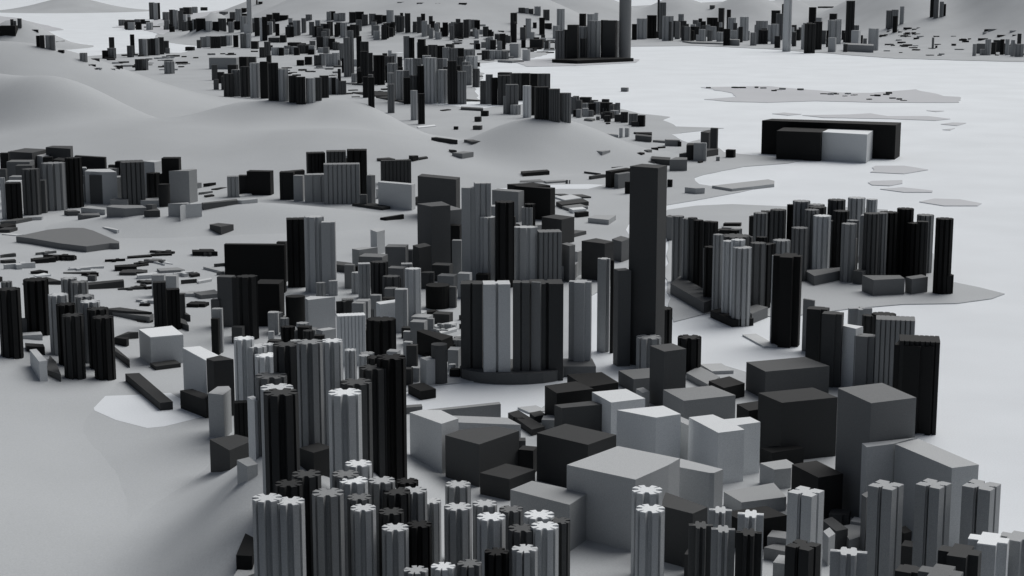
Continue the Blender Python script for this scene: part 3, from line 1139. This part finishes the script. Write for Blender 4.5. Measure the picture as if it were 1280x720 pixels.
R 1035 1042 34 50 .02 box
R 1036.5 1047 17 45 .02 box
R 1035 1052 25 55 .3 rib7
R 1035 1046 47 65 .33 box
R 1044 1052 24 54 .38 rib7
R 1052 1056 38 50 .02 box
R 1054 1060 41 53 .02 box
R 1058 1069 1 54 .03 teeth3
R 1064 1076 38 57 .42 box
R 1076 1079 44 55 .03 box
R 1079 1084 48 55 .12 box
R 1086 1099 35.5 63 .38 plus
B 66 .22 1092,57 1056,54.5 1092,54
R 1054 1060 55 65 .06 box
R 1108 1115 13 36 .14 rib7
R 1115 1123 12 34 .2 teeth3
R 1116 1122.5 20 41 .01 box
R 1125 1131 8 31 .33 box
R 1163 1168 -4 23 .02 teeth3
R 1168 1174 -6 23 .13 rib7
R 1175 1180 2 22 .2 rib7
R 1179 1183 5 21 .01 box
R 1165 1168 47 61 .12 box
R 1169 1172 57 60 .01 box
R 1216 1221 55 70 .22 box
R 1221 1233 54.5 67 .12 box .5
R 1232 1239 49 69 .28 rib7
R 1239 1246 53 68 .03 box
R 1242 1252 50 65 .05 teeth3
R 1250.5 1256 49 68.5 .006 box
R 1257 1262 49 69 .3 rib7
R 1264 1269 50 70.5 .28 rib7
R 1269 1280 55 71 .2 rib7
R 1272 1277 42 55 .06 teeth3
R 1256 1270 56 66 .15 box
R 887 894 6.5 11 .1 box
R 1022 1042 8 10 .04 wing
A leftfar|around the north channel
R 45 49.5 44.5 60 .006 box
R 50 55 44 60.5 .02 box
R 56.5 63 44 62.5 .25 rib7
R 62 68.5 44 63 .14 rib7
B 53 .1 70,52 68,48.5 81,48
R 73 80 62.5 67 .006 box
R 99.5 109 66 77.5 .18 rib7
R 135.5 143 46.5 63 .02 teeth3
R 128 137 63 73 .006 box
R 134 145 60 73 .12 rib7
R 158.5 167 57 71.5 .1 rib7
R 162 168 43 68 .015 teeth3
R 173 182 48.5 69.5 .14 rib7
R 178 184 49 70 .3 rib7
R 182 190 48.5 69 .08 rib7
R 188 195 48 69 .03 rib7
R 193 199 47.5 69 .2 rib7
R 197 205 46.5 68 .05 teeth3
R 204 211 51 66 .05 rib7
R 207 212 60 67 .12 box
R 168 178 74 88 .04 teeth3
R 175 185 73.5 87.5 .12 rib7
R 205 218 77 92 .2 rib7
R 206 216 74.5 80 .14 box
R 0 21 32 40 .008 box
R 13 16.5 24 38 .05 box
R 16 20 26 34 .12 box
R 22 26.5 23 36 .1 box
B 38.5 .02 40,37 27,36 48,37
R 186 193 3 24 .1 rib7
R 191.5 197 3.5 25 .25 rib7
R 195 200 3.5 24 .01 teeth3
R 203 212 15 25 .14 rib7
R 148 156 24.5 32 .12 rib7
R 154 163 25 31 .07 teeth3
R 161 168 25 32 .05 rib7
R 168 176 24 31 .14 rib7
R 175 181 24 30 .01 box
R 180 187 26 30 .03 box
R 158 168 31 35.5 .02 box
R 211 219 12 35 .04 teeth3
R 216 222 12.5 37 .25 rib7
R 222 229 13.5 38 .09 teeth3
R 212 218 33 40 .006 box
R 205 212 32 37 .01 box
R 224 230 10 22 .05 teeth3
R 229 238 9 19 .02 box
R 234 241 9 18 .14 rib7
R 240 247 8.5 16 .16 rib7
R 251 259 9 13 .02 box
R 229 238 18 27 .35 box
R 227 235 27 39 .09 rib7
R 234 242 25.5 38 .02 teeth3
R 240 246 24 37 .25 rib7
R 244 257 23 37 .012 teeth
R 257 265 26 39 .33 rib7
R 265 274 27 39 .01 teeth3
R 272 283 23 38 .09 teeth3
R 283 292 23 33 .02 teeth3
R 274 285 14.5 19 .16 rib7
R 287 295 15 26 .1 rib7
R 294 302 11 34 .3 rib7
R 300 310 20 40 .28 rib7
T 311 -8 6 42 plus .4
R 305 312 30 42 .4 box
R 318 324 22 45 .02 box
R 324.5 328 22 51 .55 box
R 327 334 21 51 .012 teeth3
R 246 251 50 60 .06 box
R 250 258 46 59 .2 rib7
R 257 264 45 59 .3 rib7
R 262 276 45.5 60 .03 teeth
R 275 283 45 58 .05 teeth3
R 281 290 44 57 .38 rib7
R 291 298 44 59 .008 teeth3
R 300 308 42 60 .14 rib7
R 307 314 42 60 .4 rib7
R 314 323 51.5 61 .02 box
R 232 243 58.5 63 .01 box
R 262 298 72 86 .22 box .4
R 299 310 71 88 .008 box
R 310 320 71 83 .05 box
R 264 272 81 100 .08 teeth3
R 272 280 90 104 .02 box
R 285 297 81 92 .02 box
R 324 332 59 72 .05 rib7
R 330 338 52 71 .09 rib7
R 339 347 59 69 .45 rib7
R 347 355 59 69 .4 rib7
R 355 363 57 68 .2 rib7
R 363 372 58 68 .25 rib7
R 371 382 56 67 .07 teeth3
R 380 388 57 67 .02 box
R 386 394 57 68 .28 box
R 360 376 53 58 .02 box
R 336 350 47 53 .06 box
R 350 358 44 53 .02 box
A strip|along the far shore of the strait
R 408 414 14.5 26 .25 rib7
R 412 419 14 25 .008 box
R 417 424 16.5 27 .3 rib7
R 423 432 16 27 .25 teeth3
R 436 446 15 29 .03 teeth3
R 444 455 14.5 31 .02 teeth
R 452 460 18 32 .1 teeth3
R 461 470 17 30 .15 teeth3
R 468 478 18.5 30 .02 box
R 475 484 19 28 .02 teeth3
R 483 492 12.5 29 .42 rib7
R 493 500 19 32 .12 rib7
R 500 504 16 27 .02 teeth3
R 495 505 20 40 .1 rib7
R 506 513 16.5 41 .05 rib7
R 502 506 20 35 .3 rib7
R 516 521 27 41 .1 rib7
R 521 527 21 41 .1 rib7
R 526 531.5 17 27 .02 teeth3
R 527 534 26 46 .3 rib7
R 536 541 20 35 .06 rib7
R 536 542 35 48 .2 box
R 543 549 29 47 .25 rib7
R 545 550 28 36 .01 box
R 544 552 40 49.5 .35 rib7
R 553 560 28 46 .008 teeth3
R 562 568 32 50 .12 rib7
R 568 574 29 47 .06 teeth3
R 573 579 28 47 .04 teeth3
R 579 586 24.5 47 .06 teeth3
R 583 588 30 46 .18 rib7
R 588 592.5 24.5 36 .1 rib7
R 592.5 597 24.5 36.5 .25 rib7
R 382 390 18 26 .14 rib7
R 340 350 16 27 .02 teeth3
R 333 341 18 30 .02 box
R 349 360 19 25 .01 box
R 320 322 0 6 .01 box
R 323 328 2 6 .006 box
R 302 308 10 16 .008 box
"""
for ln in CITY.split('\n'):
    s = ln.split()
    if not s: continue
    if s[0] == 'A':
        area(*ln[2:].split('|'))
    elif s[0] == 'T':
        u, v, w, vb = map(float, s[1:5])
        T(u, v, w, vb, s[5].replace('rib9', 'rib'), float(s[6]), *[float(q) for q in s[7:]])
    elif s[0] == 'R':
        R(float(s[1]), float(s[2]), float(s[3]), float(s[4]), float(s[5]), s[6], *[float(q) for q in s[7:]])
    elif s[0] in ('B', 'P2'):
        B([tuple(float(c) for c in q.split(',')) for q in s[3:]], float(s[1]), float(s[2]))
    elif s[0] == 'P':
        T(float(s[1]), float(s[2]) - 9, float(s[3]), float(s[4]) - 14, 'cyl', float(s[5]), .62, 0)

# scattered low buildings on the far flats
SCAT = [(112, 250, 68, 88, 46, 6, 16), (262, 335, 64, 72, 6, 5, 12), (335, 425, 84, 97, 22, 5, 14), (432, 535, 103, 124, 16, 6, 16), (165, 215, 33, 35, 4, 5, 10),
        (1100, 1150, 36, 48, 16, 4, 10), (1120, 1210, 48, 68, 12, 4, 12), (1225, 1275, 36, 40, 4, 8, 20), (560, 640, 26, 44, 7, 6, 14), (500, 600, 3, 6, 4, 8, 12), (640, 720, 48, 66, 22, 5, 16),
        (885, 960, 109, 111, 5, 5, 10), (960, 1010, 111, 114, 5, 5, 10), (1028, 1075, 117, 121, 7, 6, 12), (1085, 1130, 115, 127, 8, 5, 9), (560, 640, 48, 60, 18, 5, 12), (600, 640, 63, 80, 8, 6, 14)]
for u0, u1, v0, v1, n, w0, w1 in SCAT:
    area('flat', 'on the far flats in the haze of small buildings')
    AREA = {112: ('f1', 'on the flats behind the left range'), 262: ('f2', 'by the far left channel'), 335: ('f3', 'on the flats behind the hill row'), 432: ('f4', 'on the flats right of the hill row'),
            165: ('f5', 'on the far left shore'), 1100: ('f6', 'on the mountain foot at upper right'), 1120: ('f7', 'on the far right shore'), 1225: ('f8', 'on the slope at far right'), 500: ('f10', 'high on the far slope'),
            640: ('f11', 'behind the black podium'), 885: ('f12', 'on the long flat island'), 960: ('f12', 'on the long flat island'), 1028: ('f12', 'on the long flat island'), 1085: ('f12', 'on the long flat island'),
            560: ('f9', 'on the far slope above the strait'), 600: ('f14', 'near the gateway harbour')}[u0]
    for k in range(n):
        u = random.uniform(u0, u1); v = random.uniform(v0, v1); w = random.uniform(w0, w1)
        T(u, v - random.uniform(.8, 2.2), w, v, random.choice(['wing', 'wing', 'step', 'box']), random.choice([.008, .015, .03, .06, .1, .2, .3]), random.uniform(.4, 1.0), random.uniform(-40, 40))

# smaller towers that fill the built-up bands between the ones listed above
FILL = [('g1', 'in the packed band along the strait', 332, 400, 41, 47, 12, 20, 5, 8, 16), ('g1', 'in the packed band along the strait', 396, 492, 43, 50, 10, 19, 5, 9, 28),
        ('g2', 'in the far left city band', 228, 330, 26, 42, 8, 15, 6, 9, 12), ('g3', 'behind the hill row', 335, 430, 60, 70, 6, 11, 6, 9, 12), ('g3', 'behind the hill row', 425, 500, 84, 104, 10, 22, 6, 9, 12),
        ('g4', 'on the far side of the strait', 590, 700, 40, 64, 5, 13, 5, 8, 34), ('g5', 'in the crowded far waterfront', 792, 1085, 46, 53, 8, 22, 5, 9, 46),
        ('g6', 'in the dark town beyond the hill', 500, 600, 100, 118, 20, 40, 8, 12, 12), ('g7', 'in the back of the small blocks', 400, 520, 345, 400, 14, 30, 10, 17, 18), ('g7', 'in the back of the small blocks', 500, 690, 300, 350, 20, 50, 12, 20, 12),
        ('g8', 'at the back of the island cluster', 900, 1060, 312, 340, 40, 62, 13, 19, 8), ('g9', 'stepping down behind the round hill', 706, 790, 140, 153, 7, 13, 6, 9, 16), ('g10', 'in the far right row', 1225, 1280, 64, 69, 6, 13, 5, 8, 8),
        ('g14', 'at the front of the island cluster', 850, 965, 362, 392, 66, 86, 13, 20, 9), ('g14', 'at the front of the island cluster', 1060, 1170, 338, 352, 50, 76, 14, 19, 6), ('g15', 'on the shelf of the far ridge', 440, 600, 36, 47, 8, 15, 5, 8, 26), ('g16', 'in the far western cluster', 150, 262, 34, 38, 7, 12, 5, 9, 14),
        ('g17', 'in the gaps behind the column crowd', 290, 480, 412, 450, 14, 28, 11, 18, 14),
        ('g11', 'in the hillside town on the left', 0, 240, 236, 262, 22, 44, 12, 22, 14)]
for nm, ph, u0, u1, b0, b1, h0, h1, w0, w1, n in FILL:
    area(nm, ph)
    for k in range(n):
        w = random.uniform(w0, w1); vb = random.uniform(b0, b1)
        T(random.uniform(u0, u1), vb - random.uniform(h0, h1), w, vb, random.choice(['rib7', 'teeth3', 'box', 'step', 'rib7']), random.choice([.008, .015, .03, .06, .09, .14, .2, .3]), random.uniform(.7, 1))
area('g12', 'in the gaps between the inner blocks')
for k in range(26):
    u = random.uniform(500, 585); v = random.uniform(392, 455); w = random.uniform(9, 22)
    T(u, v - random.uniform(3, 9), w, v, random.choice(['wing', 'step', 'box']), random.choice([.01, .03, .06, .14, .3, .45]), random.uniform(.5, 1.0), random.uniform(-30, 30))
area('g13', 'in the gaps of the warehouse quarter')
for u, v, w, vb, p, t in ((960, 648, 30, 668, 'box', .03), (975, 668, 34, 690, 'box', .2), (1050, 640, 30, 655, 'step', .06), (1075, 650, 26, 668, 'box', .25), (1095, 660, 22, 690, 'box', .02), (690, 522, 26, 535, 'step', .25), (800, 470, 20, 480, 'box', .06), (915, 560, 30, 585, 'box', .08), (660, 560, 24, 590, 'box', .02), (985, 700, 40, 730, 'box', .3), (1140, 680, 30, 710, 'box', .03), (870, 690, 30, 720, 'step', .05)):
    T(u, v, w, vb, p, t, 1.0)

area('g18', 'scattered over the left plain')
for k in range(30):
    u = random.uniform(-5, 285); v = random.uniform(316, 404); w = random.uniform(14, 34)
    T(u, v - random.uniform(2, 4.5), w, v, random.choice(['wing', 'wing', 'step', 'plus']), random.choice([.008, .02, .05, .12, .3, .5]), random.uniform(.4, .9), random.uniform(-35, 35))
area('g19', 'along the far right shore')
for k in range(34):
    u = random.uniform(1095, 1280); v = random.uniform(40, 70); w = random.uniform(4, 12)
    T(u, v - random.uniform(1, 2.6), w, v, random.choice(['wing', 'step', 'box']), random.choice([.008, .02, .05, .12, .3]), random.uniform(.4, .9), random.uniform(-35, 35))
area('g20', 'between the warehouses and the ring')
for k in range(5):
    u = random.uniform(640, 720); v = random.uniform(500, 560); w = random.uniform(14, 30)
    T(u, v - random.uniform(3, 9), w, v + 4, random.choice(['wing', 'step', 'box']), random.choice([.01, .03, .06, .14, .3, .45]), random.uniform(.5, .9), random.uniform(-35, 35))


# ------------------------------------------------------------------ build
def mesh_data(it, origin):
    ox, oy, oz = origin
    pts = it['pts']; n = len(pts)
    # the foot goes down to the lowest ground under the plan
    zb = it['z0'] if it['onz'] is not None else min([it['z0']] + [ground(x, y) for x, y in pts[::max(1, n // 8)]]) - 1.5
    verts = [(x - ox, y - oy, zb - oz) for x, y in pts] + [(x - ox, y - oy, it['zt'] - oz) for x, y in pts]
    faces = [tuple(range(n, 2 * n)), tuple(range(n - 1, -1, -1))] + [(i, (i + 1) % n, n + (i + 1) % n, n + i) for i in range(n)]
    return verts, faces

def build(it, name):
    o_ = (it['o'][0], it['o'][1], it['z0'])
    v, f = mesh_data(it, o_)
    m = building_mat(it['tone'])
    if it['w'] < 15 or it['v'] + it['h'] < 150:
        o = link_mesh(name, v, f, m)
        o.location = o_
        return o
    o = bpy.data.objects.new(name, None); o.empty_display_size = 10; o.location = o_
    col.objects.link(o)
    n = len(it['pts']); top = it['zt'] - o_[2]
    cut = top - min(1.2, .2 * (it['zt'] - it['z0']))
    walls = link_mesh('wall', v[:n] + [(x, y, cut) for x, y, z in v[n:]], f[1:], building_mat(it['tone'] * (.6 if it['tone'] > .28 and (it['plan'] in ('star', 'bow') or it['tone'] > .76) else .85 if it['tone'] > .28 and it['plan'] != 'poly' else 1))); walls.parent = o  # pale walls darker than their roofs: facade shade put into the wall colour
    rv = [(x, y, cut) for x, y, z in v[n:]] + v[n:]
    roof = link_mesh('roof', rv, [f[0]] + f[2:], m); roof.parent = o
    return o

for it in ITEMS:
    it['size'] = it['w'] * max(2, it['h'])
    it['kindname'] = 'low_building' if it['low'] else ('tower' if it['h'] > it['w'] * 1.25 or it['plan'] != 'poly' else 'block')
ORD = ['', 'second', 'third', 'fourth', 'fifth', 'sixth', 'seventh', 'eighth', 'ninth', 'tenth', 'eleventh', 'twelfth', 'thirteenth',
       'fourteenth', 'fifteenth', 'sixteenth', 'seventeenth', 'eighteenth', 'nineteenth', 'twentieth']
def ordinal(i, n):
    if n == 1: return ''
    if i == 0: return 'leftmost'
    if i == n - 1: return 'rightmost'
    if i < len(ORD): return ORD[i] + ' from left'
    j = n - 1 - i
    if j < len(ORD): return ORD[j] + ' from right'
    return 'number %d from left' % (i + 1)

single, rest = [], {}
LIMIT = {'tower': 295, 'block': 290, 'low_building': 290}
for kind in ('tower', 'block', 'low_building'):
    L = sorted([i for i in ITEMS if i['kindname'] == kind], key=lambda i: -i['size'])
    single += L[:LIMIT[kind]]
    if L[LIMIT[kind]:]: rest[kind] = L[LIMIT[kind]:]
groups = {}
for it in single:
    words = tone_word(it['tone']) + ' ' + {'tower': shape_word(it['plan']) + ' tower', 'block': 'flat-roofed block', 'low_building': 'low building'}[it['kindname']]
    groups.setdefault((words, it['area']), []).append(it)
counts = {}
for it in single: counts[(it['kindname'], it['area'])] = counts.get((it['kindname'], it['area']), 0) + 1
for (words, ar), L in groups.items():
    L.sort(key=lambda i: (i['u'], i['v']))
    for i, it in enumerate(L):
        o = build(it, it['kindname'])
        lab = words + ' ' + ar[1]
        k = ordinal(i, len(L))
        if k: lab = (k + ' ' + lab) if 'from' not in k else (words + ' ' + ar[1] + ', ' + k)
        o['label'] = it.get('label') or lab
        o['category'] = {'tower': 'tower', 'block': 'building', 'low_building': 'low building'}[it['kindname']]
        if counts[(it['kindname'], ar)] > 1:
            o['group'] = {'tower': 'towers ', 'block': 'blocks ', 'low_building': 'low buildings '}[it['kindname']] + ar[1]
for kind, L in rest.items():
    V, Fc = [], []
    mats = []
    fm = []
    for it in L:
        v, f = mesh_data(it, (0, 0, 0))
        m = building_mat(it['tone'])
        if m not in mats: mats.append(m)
        b = len(V); V += v; Fc += [tuple(b + i for i in q) for q in f]; fm += [mats.index(m)] * len(f)
    o = link_mesh('distant_' + kind + 's', V, Fc, mats[0])
    for m in mats[1:]: o.data.materials.append(m)
    for p, k in zip(o.data.polygons, fm): p.material_index = k
    o['kind'] = 'stuff'
    o['label'] = {'tower': 'smallest far towers of the dense city beyond the hills', 'block': 'smallest far blocks in the distance', 'low_building': 'tiny flat buildings scattered in the distance'}[kind]
    o['category'] = 'distant buildings'
print('ITEMS', len(ITEMS), {k: sum(1 for i in ITEMS if i['kindname'] == k) for k in LIMIT})

# ------------------------------------------------------------------ light
world = bpy.data.worlds.new('World')
scene.world = world
world.use_nodes = True
wn, wl = world.node_tree.nodes, world.node_tree.links
bg = wn['Background']
sky = wn.new('ShaderNodeTexSky'); sky.sky_type = 'NISHITA'; sky.sun_disc = False
ELEV, AZ = 52.0, 43.0        # sun high up, to the right of the view
sky.sun_elevation = radians(ELEV); sky.sun_rotation = radians(AZ)
sky.air_density = 1.0; sky.dust_density = 4.0; sky.ozone_density = 1.0
hs = wn.new('ShaderNodeHueSaturation'); hs.inputs['Saturation'].default_value = .6
wl.new(sky.outputs[0], hs.inputs['Color'])
wl.new(hs.outputs[0], bg.inputs['Color'])
bg.inputs['Strength'].default_value = .045
sd = bpy.data.lights.new('sun', 'SUN')
sd.energy = 2.5; sd.angle = radians(54); sd.color = (1, .99, .97)
so = bpy.data.objects.new('sun', sd)
# direction towards the sun: rotation measured clockwise from +Y
so.rotation_euler = (radians(90 - ELEV), 0, radians(-AZ) + pi)
so.rotation_euler = Vector((sin(radians(AZ)) * cos(radians(ELEV)), cos(radians(AZ)) * cos(radians(ELEV)), sin(radians(ELEV)))).to_track_quat('Z', 'Y').to_euler()
so.location = (0, 2000, 3000)
col.objects.link(so)
scene.view_settings.view_transform = 'Standard'
scene.view_settings.look = 'None'
scene.view_settings.exposure = 0
scene.render.engine = 'CYCLES'
scene.cycles.max_bounces = 6
scene.cycles.diffuse_bounces = 4
